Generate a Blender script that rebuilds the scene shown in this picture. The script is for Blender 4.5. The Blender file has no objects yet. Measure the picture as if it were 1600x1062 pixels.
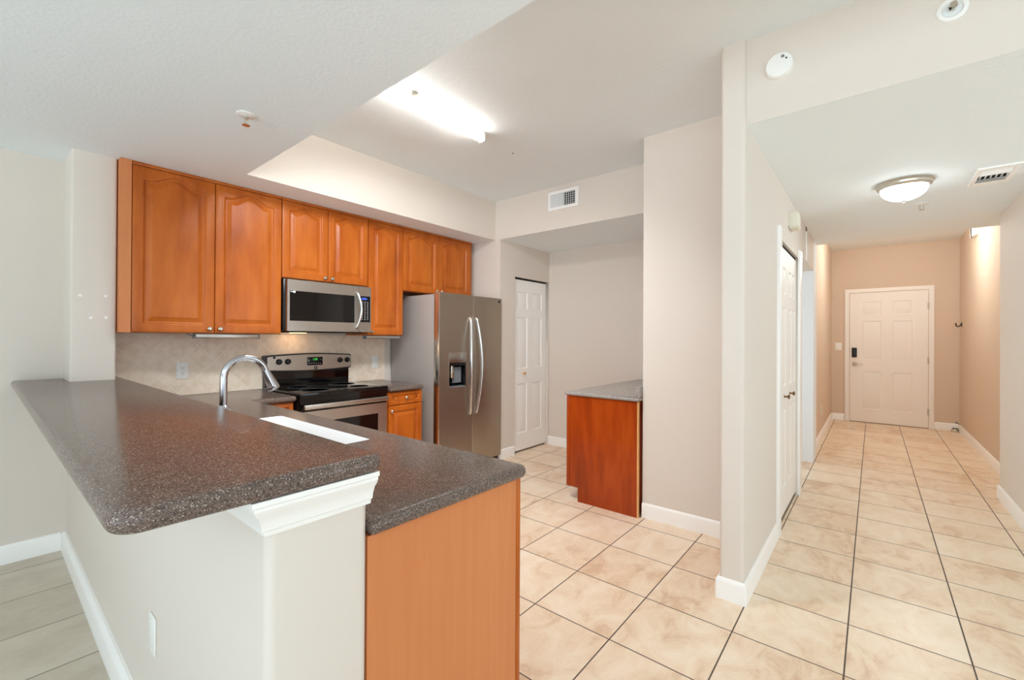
import bpy, bmesh, math
from mathutils import Vector, Matrix
PI = math.pi
S = bpy.context.scene
COL = S.collection

# ---------------------------------------------------------------- camera
yaw, pit, rol = math.radians(39.4517), math.radians(0.213), math.radians(0.3075)
Fv = Vector((-math.sin(yaw)*math.cos(pit), math.cos(yaw)*math.cos(pit), math.sin(pit)))
Rv = Vector((math.cos(yaw), math.sin(yaw), 0)); Uv = Rv.cross(Fv)
R2 = Rv*math.cos(rol) + Uv*math.sin(rol); U2 = Uv*math.cos(rol) - Rv*math.sin(rol)
cam_d = bpy.data.cameras.new('camera'); cam = bpy.data.objects.new('camera', cam_d); COL.objects.link(cam)
M = Matrix((R2, U2, -Fv)).transposed().to_4x4(); M.translation = Vector((0, 0, 1.345))
cam.matrix_world = M
cam_d.sensor_width = 36; cam_d.lens = 685.305/1600*36; cam_d.shift_y = -4.376/1600
cam_d.clip_start = 0.02
S.camera = cam

# ---------------------------------------------------------------- world, lights, exposure
W = bpy.data.worlds.new('world'); S.world = W; W.use_nodes = True
bg = W.node_tree.nodes['Background']; bg.inputs[0].default_value = (0.80, 0.90, 1.0, 1); bg.inputs[1].default_value = 1.0
S.view_settings.view_transform = 'Standard'; S.view_settings.look = 'None'
S.view_settings.gamma = 1; S.view_settings.use_curve_mapping = False
S.view_settings.exposure = 0.18
S.cycles.max_bounces = 18; S.cycles.diffuse_bounces = 14; S.cycles.glossy_bounces = 6

def area(name, loc, target, sx, sy, power, color, spread=180):
    d = bpy.data.lights.new(name, 'AREA'); d.shape = 'RECTANGLE'; d.size = sx; d.size_y = sy
    d.energy = power; d.color = color; d.spread = math.radians(spread)
    o = bpy.data.objects.new(name, d); COL.objects.link(o); o.location = loc
    o.rotation_euler = (Vector(target)-Vector(loc)).to_track_quat('-Z', 'Y').to_euler()
    return o
def point(name, loc, power, color, r=0.1):
    d = bpy.data.lights.new(name, 'POINT'); d.energy = power; d.color = color; d.shadow_soft_size = r
    o = bpy.data.objects.new(name, d); COL.objects.link(o); o.location = loc
    return o
# daylight through the glazed doors of the living room behind the camera
# (its upward tilt is added, to fill the room by way of its ceiling)
area('window_daylight', (0.3, -4.05, 1.1), (0.3, -2.4, 3.1), 6.0, 1.8, 168, (0.76, 0.90, 1.0), 120)
area('side_fill_light', (3.9, -1.1, 1.3), (-1.0, 0.6, 1.6), 3.6, 1.9, 54, (0.76, 0.90, 1.0))  # added side fill, no such window seen; lifts fridge, pantry and backsplash
area('side_room_daylight', (3.9, 3.45, 1.2), (2.2, 3.5, 2.4), 1.3, 1.6, 20, (0.76, 0.90, 1.0), 140)
area('side_hall_daylight', (-1.94, 5.3, 1.3), (0, 5.3, 1.3), 0.8, 1.6, 9, (0.76, 0.90, 1.0), 150)
point('foyer_lamp', (0.35, 7.4, 2.62), 29, (1.0, 0.98, 0.94), 0.12)
area('kitchen_fill_light', (-1.75, 1.36, 2.85), (-2.9, 2.35, 0.4), 1.0, 0.16, 38, (0.97, 0.98, 1.0), 125)  # added unseen fill; the tube alone leaves fridge and alcove dark

# ---------------------------------------------------------------- materials
def lin(c):
    c = c/255.0
    return c/12.92 if c <= 0.04045 else ((c+0.055)/1.055)**2.4
def rgb(r, g, b): return (lin(r), lin(g), lin(b), 1)

class Mat:
    def __init__(s, name, color=(200, 200, 200), rough=0.5, metal=0.0, coat=0.0, spec=None):
        s.m = bpy.data.materials.new(name); s.m.use_nodes = True
        s.t = s.m.node_tree; s.b = s.t.nodes['Principled BSDF']
        s.b.inputs['Base Color'].default_value = rgb(*color)
        s.b.inputs['Roughness'].default_value = rough
        s.b.inputs['Metallic'].default_value = metal
        s.b.inputs['Coat Weight'].default_value = coat
        if spec is not None: s.b.inputs['Specular IOR Level'].default_value = spec
        s.m.diffuse_color = rgb(*color)
    def n(s, typ, **kw):
        nd = s.t.nodes.new(typ)
        for k, v in kw.items():
            if k.startswith('i_'): nd.inputs[k[2:].replace('_', ' ')].default_value = v
            else: setattr(nd, k, v)
        return nd
    def l(s, a, b): s.t.links.new(a, b)
    def coords(s, scale=(1, 1, 1)):
        tc = s.n('ShaderNodeTexCoord'); mp = s.n('ShaderNodeMapping'); mp.inputs['Scale'].default_value = scale
        s.l(tc.outputs['Object'], mp.inputs[0]); return mp.outputs[0]
    def noise(s, vec, scale, detail=3, rough=0.55, dist=0.0):
        nd = s.n('ShaderNodeTexNoise'); nd.inputs['Scale'].default_value = scale
        nd.inputs['Detail'].default_value = detail; nd.inputs['Distortion'].default_value = dist; nd.inputs['Roughness'].default_value = rough
        s.l(vec, nd.inputs['Vector']); return nd.outputs[0]
    def ramp(s, fac, stops, interp='LINEAR'):
        nd = s.n('ShaderNodeValToRGB'); cr = nd.color_ramp; cr.interpolation = interp
        while len(cr.elements) < len(stops): cr.elements.new(0.5)
        for e, (p, c) in zip(cr.elements, stops): e.position = p; e.color = rgb(*c)
        s.l(fac, nd.inputs[0]); return nd.outputs[0]
    def math(s, op, a, b=None):
        nd = s.n('ShaderNodeMath', operation=op)
        for i, v in enumerate((a, b)):
            if v is None: continue
            if isinstance(v, (int, float)): nd.inputs[i].default_value = v
            else: s.l(v, nd.inputs[i])
        return nd.outputs[0]
    def mix(s, fac, a, b, blend='MIX'):
        nd = s.n('ShaderNodeMix', data_type='RGBA', blend_type=blend)
        for sock, v in ((nd.inputs[0], fac), (nd.inputs[6], a), (nd.inputs[7], b)):
            if isinstance(v, (int, float)): sock.default_value = v
            elif isinstance(v, tuple): sock.default_value = v
            else: s.l(v, sock)
        return nd.outputs[2]
    def color(s, out): s.l(out, s.b.inputs['Base Color'])
    def bump(s, h, strength=0.1, dist=0.01):
        nd = s.n('ShaderNodeBump'); nd.inputs['Strength'].default_value = strength; nd.inputs['Distance'].default_value = dist
        s.l(h, nd.inputs['Height']); s.l(nd.outputs[0], s.b.inputs['Normal'])
    def emit(s, color, strength):
        s.b.inputs['Emission Color'].default_value = rgb(*color); s.b.inputs['Emission Strength'].default_value = strength

MT = {}
def simple(key, *a, **k): MT[key] = Mat(key, *a, **k)

def paint(key, color, bump, scale):
    m = Mat(key, color, 0.75, spec=0.25); MT[key] = m
    v = m.coords(); h = m.noise(v, scale, 3)
    m.bump(h, bump, 0.004)
paint('wall_paint', (221, 212, 202), 0.06, 90)
paint('ceiling_paint', (235, 241, 243), 0.34, 60)
paint('foyer_paint', (214, 195, 175), 0.05, 90)
paint('jamb_daylit', (238, 242, 246), 0.05, 90)  # wall paint made whiter and bluer to stand for daylight on the jamb
simple('trim_white', (246, 245, 242), 0.35)
simple('door_white', (240, 236, 230), 0.5)
simple('plastic_white', (240, 240, 236), 0.35)
simple('plastic_ivory', (226, 222, 205), 0.4)
simple('spackle', (244, 243, 240), 0.7)
simple('chrome', (188, 188, 192), 0.14, 1.0)
simple('nickel', (205, 198, 185), 0.28, 1.0)
simple('bronze', (130, 100, 70), 0.35, 1.0)
simple('black_glass', (6, 6, 7), 0.06)
simple('black_plastic', (16, 16, 17), 0.3)
simple('grey_plastic', (118, 122, 128), 0.4)
simple('void_shade', (24, 23, 22), 0.9)  # near-black colour standing for the shade inside gaps and openings
simple('appliance_side', (170, 165, 160), 0.42, 0.2)
simple('enamel_white', (246, 247, 248), 0.22)
simple('label_white', (238, 238, 240), 0.5)
simple('vent_grey', (226, 230, 230), 0.5)
simple('rubber_black', (18, 18, 18), 0.6)

def brushed(key, color, rough, scale):
    m = Mat(key, color, rough, 1.0); MT[key] = m
    v = m.coords(scale); h = m.noise(v, 60, 2)
    r = m.n('ShaderNodeMapRange'); r.inputs[3].default_value = rough-0.05; r.inputs[4].default_value = rough+0.08
    m.l(h, r.inputs[0]); m.l(r.outputs[0], m.b.inputs['Roughness'])
brushed('stainless', (188, 182, 174), 0.30, (1, 0.05, 6))
brushed('stainless_bright', (214, 212, 208), 0.22, (1, 1, 0.1))
brushed('slate_steel', (176, 164, 150), 0.40, (1, 0.05, 6))

def wood(key, dark, mid, light, rough=0.3, coat=0.15, grain=(5, 5, 1.1)):
    m = Mat(key, mid, rough, coat=coat, spec=0.32); MT[key] = m
    v = m.coords(grain); a = m.noise(v, 2.2, 5, 0.6)
    v2 = m.coords((2.2, 2.2, 1.0)); b = m.noise(v2, 1.6, 2)
    f = m.math('ADD', m.math('MULTIPLY', a, 0.55), m.math('MULTIPLY', b, 0.45))
    m.color(m.ramp(f, [(0.36, dark), (0.50, mid), (0.64, light)]))
    m.bump(m.noise(m.coords((40, 40, 3)), 3, 3), 0.03, 0.002)
wood('cabinet_wood', (162, 78, 20), (183, 95, 28), (196, 108, 38), 0.30, 0.0)
wood('panel_wood', (203, 126, 77), (207, 130, 80), (211, 135, 84), 0.42, 0.0, (22, 22, 1.0))
wood('desk_wood', (134, 48, 6), (158, 59, 8), (174, 74, 15), 0.3, 0.15, (7, 7, 0.9))
wood('edge_wood', (214, 160, 100), (224, 172, 112), (232, 182, 124), 0.5, 0.0)

def stone(key, base, dark, light, warm, rough, scale=1.0):
    m = Mat(key, base, rough, spec=0.24); MT[key] = m
    v = m.coords((scale, scale, scale))
    def cells(sc, rnd):
        nd = m.n('ShaderNodeTexVoronoi'); nd.inputs['Scale'].default_value = sc; m.l(v, nd.inputs['Vector'])
        sep = m.n('ShaderNodeSeparateColor'); m.l(nd.outputs['Color'], sep.inputs[0]); return sep.outputs[rnd]
    c1 = cells(540, 0); c2 = cells(560, 1); c3 = cells(330, 2)
    big = m.noise(v, 40, 3)
    col = m.ramp(big, [(0.35, base), (0.65, warm)])
    col = m.mix(m.math('GREATER_THAN', c2, 0.72), col, rgb(*dark))
    col = m.mix(m.math('GREATER_THAN', c1, 0.92), col, rgb(*light))
    col = m.mix(m.math('GREATER_THAN', c3, 0.95), col, rgb(*warm))
    m.color(col)
stone('bar_stone', (104, 90, 83), (72, 63, 58), (172, 158, 145), (116, 99, 91), 0.2)
stone('desk_stone', (156, 150, 146), (112, 106, 102), (210, 206, 202), (170, 162, 156), 0.2)

def tiles(key, T, x0, y0, g, stops, grout, rough=0.35, streak=(1.0, 0.62, 1)):
    m = Mat(key, stops[1][1], rough); MT[key] = m
    tc = m.n('ShaderNodeTexCoord'); sx = m.n('ShaderNodeSeparateXYZ'); m.l(tc.outputs['Object'], sx.inputs[0])
    def ax(o, c0):
        u = m.math('DIVIDE', m.math('SUBTRACT', o, c0), T)
        fl = m.math('FLOOR', m.math('ADD', u, 0.5))
        d = m.math('MULTIPLY', m.math('ABSOLUTE', m.math('SUBTRACT', u, fl)), T)
        return m.math('FLOOR', u), d
    ix, dx = ax(sx.outputs[0], x0); iy, dy = ax(sx.outputs[1], y0)
    d = m.math('MINIMUM', dx, dy)
    line = m.math('LESS_THAN', d, g)
    cell = m.n('ShaderNodeCombineXYZ'); m.l(ix, cell.inputs[0]); m.l(iy, cell.inputs[1])
    wn = m.n('ShaderNodeTexWhiteNoise', noise_dimensions='3D'); m.l(cell.outputs[0], wn.inputs['Vector'])
    off = m.n('ShaderNodeVectorMath', operation='MULTIPLY_ADD'); off.inputs[1].default_value = (7, 7, 7)
    m.l(wn.outputs['Color'], off.inputs[0]); 
    mp = m.n('ShaderNodeMapping'); mp.inputs['Scale'].default_value = streak; m.l(tc.outputs['Object'], mp.inputs[0])
    m.l(mp.outputs[0], off.inputs[2])
    a = m.noise(off.outputs[0], 7.0, 8, 0.68, 0.7)
    b = m.noise(off.outputs[0], 1.6, 2)
    f = m.math('ADD', m.math('MULTIPLY', a, 0.65), m.math('MULTIPLY', b, 0.35))
    f = m.math('ADD', f, m.math('MULTIPLY', m.math('SUBTRACT', wn.outputs['Value'], 0.5), 0.05))
    col = m.ramp(f, stops)
    m.color(m.mix(line, col, rgb(*grout)))
    rr = m.n('ShaderNodeMapRange'); rr.inputs[3].default_value = rough; rr.inputs[4].default_value = 0.8; m.l(line, rr.inputs[0])
    m.l(rr.outputs[0], m.b.inputs['Roughness'])
    hh = m.n('ShaderNodeMapRange'); hh.inputs[2].default_value = g*1.6; m.l(d, hh.inputs[0])
    m.bump(hh.outputs[0], 0.35, 0.003)
TS = 0.41155
tiles('floor_tile', TS, -0.9115, 2.216, 0.0030, [(0.38, (213, 180, 148)), (0.47, (230, 206, 178)), (0.56, (237, 218, 194)), (0.66, (241, 226, 206))], (92, 78, 68))
tiles('floor_tile_cool_lit', TS, -0.9115, -0.02, 0.0026, [(0.34, (184, 171, 152)), (0.48, (196, 185, 167)), (0.62, (206, 196, 179))], (110, 100, 90))  # same tile, greyed in its colour for the different light here

def diag_tiles(key):
    m = Mat(key, (205, 188, 168), 0.45); MT[key] = m
    tc = m.n('ShaderNodeTexCoord'); sx = m.n('ShaderNodeSeparateXYZ'); m.l(tc.outputs['Object'], sx.inputs[0])
    y, z = sx.outputs[1], sx.outputs[2]
    T = 0.165
    def ax(u):
        u = m.math('DIVIDE', u, T); fl = m.math('FLOOR', m.math('ADD', u, 0.5))
        return m.math('FLOOR', u), m.math('MULTIPLY', m.math('ABSOLUTE', m.math('SUBTRACT', u, fl)), T)
    ia, da = ax(m.math('MULTIPLY', m.math('ADD', y, z), 0.7071)); ib, db = ax(m.math('MULTIPLY', m.math('SUBTRACT', y, z), 0.7071))
    d = m.math('MINIMUM', da, db); line = m.math('LESS_THAN', d, 0.0022)
    cell = m.n('ShaderNodeCombineXYZ'); m.l(ia, cell.inputs[0]); m.l(ib, cell.inputs[1])
    wn = m.n('ShaderNodeTexWhiteNoise', noise_dimensions='3D'); m.l(cell.outputs[0], wn.inputs['Vector'])
    v = m.coords(); a = m.noise(v, 16, 5, 0.65)
    f = m.math('ADD', a, m.math('MULTIPLY', m.math('SUBTRACT', wn.outputs['Value'], 0.5), 0.12))
    col = m.ramp(f, [(0.3, (226, 206, 182)), (0.5, (238, 221, 200)), (0.7, (244, 230, 212))])
    m.color(m.mix(line, col, rgb(246, 236, 222)))
    hh = m.n('ShaderNodeMapRange'); hh.inputs[2].default_value = 0.004; m.l(d, hh.inputs[0]); m.bump(hh.outputs[0], 0.3, 0.002)
diag_tiles('backsplash_tile')

simple('tube_glow', (255, 250, 240), 0.4); MT['tube_glow'].emit((252, 250, 248), 17.0)
simple('dome_glow', (255, 252, 245), 0.3); MT['dome_glow'].emit((240, 249, 255), 10.0)
simple('lamp_warm', (255, 220, 170), 0.4); MT['lamp_warm'].emit((255, 190, 120), 4.0)
simple('clock_green', (30, 120, 40), 0.4); MT['clock_green'].emit((60, 220, 80), 1.0)
simple('display_blue', (20, 30, 90), 0.3); MT['display_blue'].emit((90, 120, 255), 0.6)
def mat(k): return MT[k].m

# ---------------------------------------------------------------- mesh helpers
def append(dst, src, matrix=None):
    vm = {}
    for v in src.verts: vm[v] = dst.verts.new(matrix @ v.co if matrix else v.co)
    for f in src.faces:
        try:
            nf = dst.faces.new([vm[v] for v in f.verts]); nf.smooth = f.smooth; nf.material_index = f.material_index
        except ValueError: pass
    src.free()

def box(bm, x0, x1, y0, y1, z0, z1, bev=0.0, seg=2, only=None, mi=0):
    t = bmesh.new()
    bmesh.ops.create_cube(t, size=1.0)
    for v in t.verts:
        v.co = Vector((x0 if v.co.x < 0 else x1, y0 if v.co.y < 0 else y1, z0 if v.co.z < 0 else z1))
    if bev > 0:
        ed = []
        for e in t.edges:
            d = (e.verts[0].co-e.verts[1].co); a = 'xyz'[max(range(3), key=lambda i: abs(d[i]))]
            if only is None or only(a, (e.verts[0].co+e.verts[1].co)/2): ed.append(e)
        bmesh.ops.bevel(t, geom=ed, offset=bev, segments=seg, affect='EDGES', profile=0.5)
    for f in t.faces: f.material_index = mi
    append(bm, t)

def cyl(bm, p0, p1, r0, r1=None, n=24):
    p0, p1 = Vector(p0), Vector(p1); r1 = r0 if r1 is None else r1
    t = bmesh.new()
    bmesh.ops.create_cone(t, cap_ends=True, segments=n, radius1=r0, radius2=r1, depth=(p1-p0).length)
    q = (p1-p0).to_track_quat('Z', 'Y').to_matrix().to_4x4(); q.translation = (p0+p1)/2
    append(bm, t, q)

def lathe(bm, prof, origin, axis=(0, 0, 1), n=32):
    q = Vector(axis).to_track_quat('Z', 'Y').to_matrix().to_4x4(); q.translation = Vector(origin)
    t = bmesh.new(); rings = []
    for r, z in prof:
        if r < 1e-6: rings.append([t.verts.new((0, 0, z))])
        else: rings.append([t.verts.new((r*math.cos(2*PI*i/n), r*math.sin(2*PI*i/n), z)) for i in range(n)])
    for a, b in zip(rings, rings[1:]):
        for i in range(n):
            j = (i+1) % n
            if len(a) == 1 and len(b) == 1: continue
            if len(a) == 1: t.faces.new((a[0], b[i], b[j]))
            elif len(b) == 1: t.faces.new((a[i], b[0], a[j]))
            else: t.faces.new((a[i], b[i], b[j], a[j]))
    if len(rings[0]) > 1: t.faces.new(rings[0])
    if len(rings[-1]) > 1: t.faces.new(rings[-1][::-1])
    append(bm, t, q)

def tube(bm, pts, rad, n=16, sx=1.0):
    pts = [Vector(p) for p in pts]
    rad = [rad]*len(pts) if isinstance(rad, (int, float)) else rad
    t = bmesh.new(); rings = []
    tan0 = (pts[1]-pts[0]).normalized(); up = Vector((0, 0, 1)) if abs(tan0.z) < 0.9 else Vector((1, 0, 0))
    nrm = tan0.cross(up).normalized()
    for i, p in enumerate(pts):
        tg = (pts[min(i+1, len(pts)-1)]-pts[max(i-1, 0)]).normalized()
        nrm = (nrm - tg*nrm.dot(tg)).normalized(); bn = tg.cross(nrm)
        rings.append([t.verts.new(p + nrm*rad[i]*sx*math.cos(2*PI*k/n) + bn*rad[i]*math.sin(2*PI*k/n)) for k in range(n)])
    for a, b in zip(rings, rings[1:]):
        for k in range(n): t.faces.new((a[k], a[(k+1) % n], b[(k+1) % n], b[k]))
    t.faces.new(rings[0][::-1]); t.faces.new(rings[-1])
    append(bm, t)

def prism(bm, pts, axis, a0, a1):
    """polygon pts (2-D) extruded along axis from a0 to a1; axis 'x': (y,z), 'y': (x,z), 'z': (x,y)"""
    def P(p, a): return {'x': (a, p[0], p[1]), 'y': (p[0], a, p[1]), 'z': (p[0], p[1], a)}[axis]
    lo = [bm.verts.new(P(p, a0)) for p in pts]; hi = [bm.verts.new(P(p, a1)) for p in pts]
    bm.faces.new(lo); bm.faces.new(hi)
    for i in range(len(pts)):
        j = (i+1) % len(pts); bm.faces.new((lo[i], lo[j], hi[j], hi[i]))

def round_poly(pts, rads, n=8):
    out = []; N = len(pts)
    for i, p in enumerate(pts):
        r = rads[i] if isinstance(rads, (list, tuple)) else rads
        p = Vector(p); a = (Vector(pts[i-1])-p).normalized(); b = (Vector(pts[(i+1) % N])-p).normalized()
        if r <= 1e-6: out.append(p); continue
        half = a.angle(b)/2; d = r/math.tan(half); c = p + (a+b).normalized()*(r/math.sin(half))
        s, e = p+a*d, p+b*d
        a0 = math.atan2(s.y-c.y, s.x-c.x); a1 = math.atan2(e.y-c.y, e.x-c.x); da = (a1-a0+PI) % (2*PI)-PI
        for k in range(n+1):
            an = a0+da*k/n; out.append(Vector((c.x+r*math.cos(an), c.y+r*math.sin(an))))
    return out

def offset_poly(pts, d, closed=True):
    """offset to the left of the direction of travel"""
    out = []; N = len(pts)
    for i in range(N):
        p = pts[i]
        e1 = (p-pts[i-1]).normalized() if (closed or i > 0) else None
        e2 = (pts[(i+1) % N]-p).normalized() if (closed or i < N-1) else None
        if e1 is None: e1 = e2
        if e2 is None: e2 = e1
        n1 = Vector((-e1.y, e1.x)); n2 = Vector((-e2.y, e2.x)); m = (n1+n2).normalized()
        out.append(p + m*(d/max(0.25, m.dot(n1))))
    return out

def slab(bm, pts, z0, z1, r, holes=(), seg=6):
    """counter slab with a rounded edge; pts counter-clockwise"""
    zm = (z0+z1)/2; h = (z1-z0)/2; loops = []
    for k in range(seg*2+1):
        an = -PI/2 + PI*k/(seg*2)
        loops.append([bm.verts.new((p.x, p.y, zm+h*math.sin(an))) for p in offset_poly(pts, r*(1-math.cos(an)))])
    N = len(pts)
    for a, b in zip(loops, loops[1:]):
        for i in range(N): bm.faces.new((a[i], a[(i+1) % N], b[(i+1) % N], b[i]))
    for loop, z in ((loops[0], z0), (loops[-1], z1)):
        if not holes: bm.faces.new(loop); continue
        edges = []
        for i in range(N): edges.append(bm.edges.get((loop[i], loop[(i+1) % N])))
        hl = []
        for hpts in holes:
            hv = [bm.verts.new((p.x, p.y, z)) for p in hpts]; hl.append(hv)
            for i in range(len(hv)): edges.append(bm.edges.new((hv[i], hv[(i+1) % len(hv)])))
        bmesh.ops.triangle_fill(bm, use_beauty=True, use_dissolve=False, edges=edges)
        if z == z0: low = hl
        else:
            for a, b in zip(low, hl):
                for i in range(len(a)): bm.faces.new((a[i], a[(i+1) % len(a)], b[(i+1) % len(a)], b[i]))

def sweep(bm, path, prof):
    """profile (offset to the left, z) along a 2-D open path with mitred corners"""
    path = [Vector(p) for p in path]; rows = []
    cols = [offset_poly(path, o, closed=False) for o, z in prof]
    for k, (o, z) in enumerate(prof): rows.append([bm.verts.new((p.x, p.y, z)) for p in cols[k]])
    n = len(prof)
    for k in range(n):
        a, b = rows[k], rows[(k+1) % n]
        for i in range(len(path)-1): bm.faces.new((a[i], a[i+1], b[i+1], b[i]))
    bm.faces.new([r[0] for r in rows]); bm.faces.new([r[-1] for r in rows])

def frame_mat(o, u, v, n):
    m = Matrix((Vector(u), Vector(v), Vector(n))).transposed().to_4x4(); m.translation = Vector(o); return m
AX = {'+x': ((0, 1, 0), (0, 0, 1), (1, 0, 0)), '-x': ((0, -1, 0), (0, 0, 1), (-1, 0, 0)),
      '+y': ((-1, 0, 0), (0, 0, 1), (0, 1, 0)), '-y': ((1, 0, 0), (0, 0, 1), (0, -1, 0)),
      '-z': ((1, 0, 0), (0, -1, 0), (0, 0, -1))}
def face_mat(o, d): return frame_mat(o, *AX[d])

def raised_door(w, h, t=0.02, a=0.052, rise=0.0, top=None):
    """cabinet door, local u,v,n with the back at n=0; cathedral top when rise > 0"""
    bm = bmesh.new(); n = 24; top = a if top is None else top
    def shape(s):
        s = abs(s)
        return 0.5*(1+math.cos(PI*s/0.86)) if s < 0.86 else 0.0
    def outline(ins, arch=True):
        x0, x1, y0 = a+ins, w-a-ins, a+ins; yt = h-top-rise-ins
        P = [(x0+(x1-x0)*k/n, y0) for k in range(n)] + [(x1, y0+(yt-y0)*k/n) for k in range(n)]
        P += [(x1-(x1-x0)*k/n, yt+rise*shape(1-2*k/n)) for k in range(n)] + [(x0, yt-(yt-y0)*k/n) for k in range(n)]
        return P
    def rect(ins):
        x0, x1, y0, y1 = ins, w-ins, ins, h-ins
        return [(x0+(x1-x0)*k/n, y0) for k in range(n)] + [(x1, y0+(y1-y0)*k/n) for k in range(n)] + \
               [(x1-(x1-x0)*k/n, y1) for k in range(n)] + [(x0, y1-(y1-y0)*k/n) for k in range(n)]
    L = [(rect(0), 0), (rect(0), t-0.004), (rect(0.0015), t-0.001), (rect(0.005), t), (outline(0), t), (outline(0.003), t-0.0005), (outline(0.006), t-0.003),
         (outline(0.009), t-0.0085), (outline(0.013), t-0.0115), (outline(0.018), t-0.0120), (outline(0.022), t-0.0115), (outline(0.046), t-0.0015), (outline(0.048), t-0.0003), (outline(0.051), t)]
    rows = [[bm.verts.new((x, y, z)) for x, y in P] for P, z in L]
    N = 4*n
    for A, B in zip(rows, rows[1:]):
        for i in range(N): bm.faces.new((A[i], A[(i+1) % N], B[(i+1) % N], B[i]))
    bm.faces.new(rows[0][::-1]); bm.faces.new(rows[-1])
    return bm

def panel_door(w, h, t, panels, depth=0.007, groove=0.020):
    """flat slab with raised-panel mouldings pressed into the front (n=t)"""
    bm = bmesh.new()
    xs = sorted({0, w} | {p[0] for p in panels} | {p[1] for p in panels}); ys = sorted({0, h} | {p[2] for p in panels} | {p[3] for p in panels})
    V = {}
    def vert(x, y, z):
        k = (round(x, 5), round(y, 5), round(z, 5))
        if k not in V: V[k] = bm.verts.new((x, y, z))
        return V[k]
    for i in range(len(xs)-1):
        for j in range(len(ys)-1):
            x0, x1, y0, y1 = xs[i], xs[i+1], ys[j], ys[j+1]
            if any(abs(p[0]-x0) < 1e-6 and abs(p[1]-x1) < 1e-6 and p[2] <= y0+1e-6 and p[3] >= y1-1e-6 for p in panels):
                def R(s, z): return [vert(x0+s, y0+s, z), vert(x1-s, y0+s, z), vert(x1-s, y1-s, z), vert(x0+s, y1-s, z)]
                rings = [R(0, t), R(0.004, t-depth*0.4), R(0.008, t-depth), R(0.012, t-depth), R(groove+0.012, t-0.0015)]
                for A, B in zip(rings, rings[1:]):
                    for k in range(4): bm.faces.new((A[k], A[(k+1) % 4], B[(k+1) % 4], B[k]))
                bm.faces.new(rings[-1])
            else: bm.faces.new((vert(x0, y0, t), vert(x1, y0, t), vert(x1, y1, t), vert(x0, y1, t)))
    for a0, a1, fx in [(xs[k], xs[k+1], None) for k in range(len(xs)-1)]:
        for y in (0, h): bm.faces.new((vert(a0, y, t), vert(a1, y, t), vert(a1, y, 0), vert(a0, y, 0)))
    for k in range(len(ys)-1):
        for x in (0, w): bm.faces.new((vert(x, ys[k], t), vert(x, ys[k+1], t), vert(x, ys[k+1], 0), vert(x, ys[k], 0)))
    loop = [vert(x, 0, 0) for x in xs] + [vert(w, y, 0) for y in ys[1:]] + [vert(x, h, 0) for x in xs[-2::-1]] + [vert(0, y, 0) for y in ys[-2:0:-1]]
    bm.faces.new(loop)
    return bm

def holed_front(w, h, t, hole, depth):
    """slab with a rectangular pocket sunk into the front"""
    bm = bmesh.new(); x0, x1, y0, y1 = hole
    xs, ys = [0, x0, x1, w], [0, y0, y1, h]
    g = [[bm.verts.new((x, y, t)) for y in ys] for x in xs]
    for i in range(3):
        for j in range(3):
            if (i, j) != (1, 1): bm.faces.new((g[i][j], g[i+1][j], g[i+1][j+1], g[i][j+1]))
    q = [g[1][1], g[2][1], g[2][2], g[1][2]]
    d = [bm.verts.new((v.co.x, v.co.y, t-depth)) for v in q]
    for k in range(4): bm.faces.new((q[k], q[(k+1) % 4], d[(k+1) % 4], d[k]))
    bm.faces.new(d)
    ring = [g[i][0] for i in range(4)] + [g[3][j] for j in (1, 2, 3)] + [g[i][3] for i in (2, 1, 0)] + [g[0][j] for j in (2, 1)]
    bk = [bm.verts.new((v.co.x, v.co.y, 0)) for v in ring]
    for k in range(len(ring)): bm.faces.new((ring[k], ring[(k+1) % len(ring)], bk[(k+1) % len(ring)], bk[k]))
    bm.faces.new(bk)
    return bm

def text_bm(body, size, depth=0.0006, bold=0.0):
    cu = bpy.data.curves.new('lettering', 'FONT'); cu.body = body; cu.size = size; cu.extrude = depth; cu.offset = bold
    cu.align_x = 'CENTER'; cu.align_y = 'CENTER'; cu.resolution_u = 3
    o = bpy.data.objects.new('lettering', cu); COL.objects.link(o)
    dg = bpy.context.evaluated_depsgraph_get(); me = bpy.data.meshes.new_from_object(o.evaluated_get(dg))
    bm = bmesh.new(); bm.from_mesh(me)
    bpy.data.objects.remove(o); bpy.data.curves.remove(cu); bpy.data.meshes.remove(me)
    return bm

def world_loc(o):
    v = Vector((0, 0, 0))
    while o is not None: v += o.location; o = o.parent
    return v
def obj(name, bm, material, parent=None, smooth=35, origin=None, label=None):
    """link a bmesh (world coordinates) as ONE mesh object, stored relative to its parent or origin"""
    bmesh.ops.remove_doubles(bm, verts=bm.verts[:], dist=1e-6)
    bmesh.ops.recalc_face_normals(bm, faces=bm.faces[:])
    base = world_loc(parent) if parent else Vector((0, 0, 0)); loc = Vector((0, 0, 0))
    if origin is not None: loc = Vector(origin)-base
    if base.length or loc.length: bmesh.ops.translate(bm, verts=bm.verts[:], vec=-(base+loc))
    for f in bm.faces: f.smooth = True
    for e in bm.edges:
        if len(e.link_faces) == 2: e.smooth = e.calc_face_angle(0) < math.radians(smooth)
    me = bpy.data.meshes.new(name); bm.to_mesh(me); bm.free()
    mats = material if isinstance(material, (list, tuple)) else [material]
    for k in mats: me.materials.append(mat(k))
    o = bpy.data.objects.new(name, me); COL.objects.link(o); o.location = loc
    if parent: o.parent = parent
    if label: o['label'] = label
    return o
def thing(name, label, cat, loc, group=None):
    o = bpy.data.objects.new(name, None); o.empty_display_size = 0.1; COL.objects.link(o); o.location = loc
    o['label'] = label; o['category'] = cat
    if group: o['group'] = group
    return o
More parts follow.
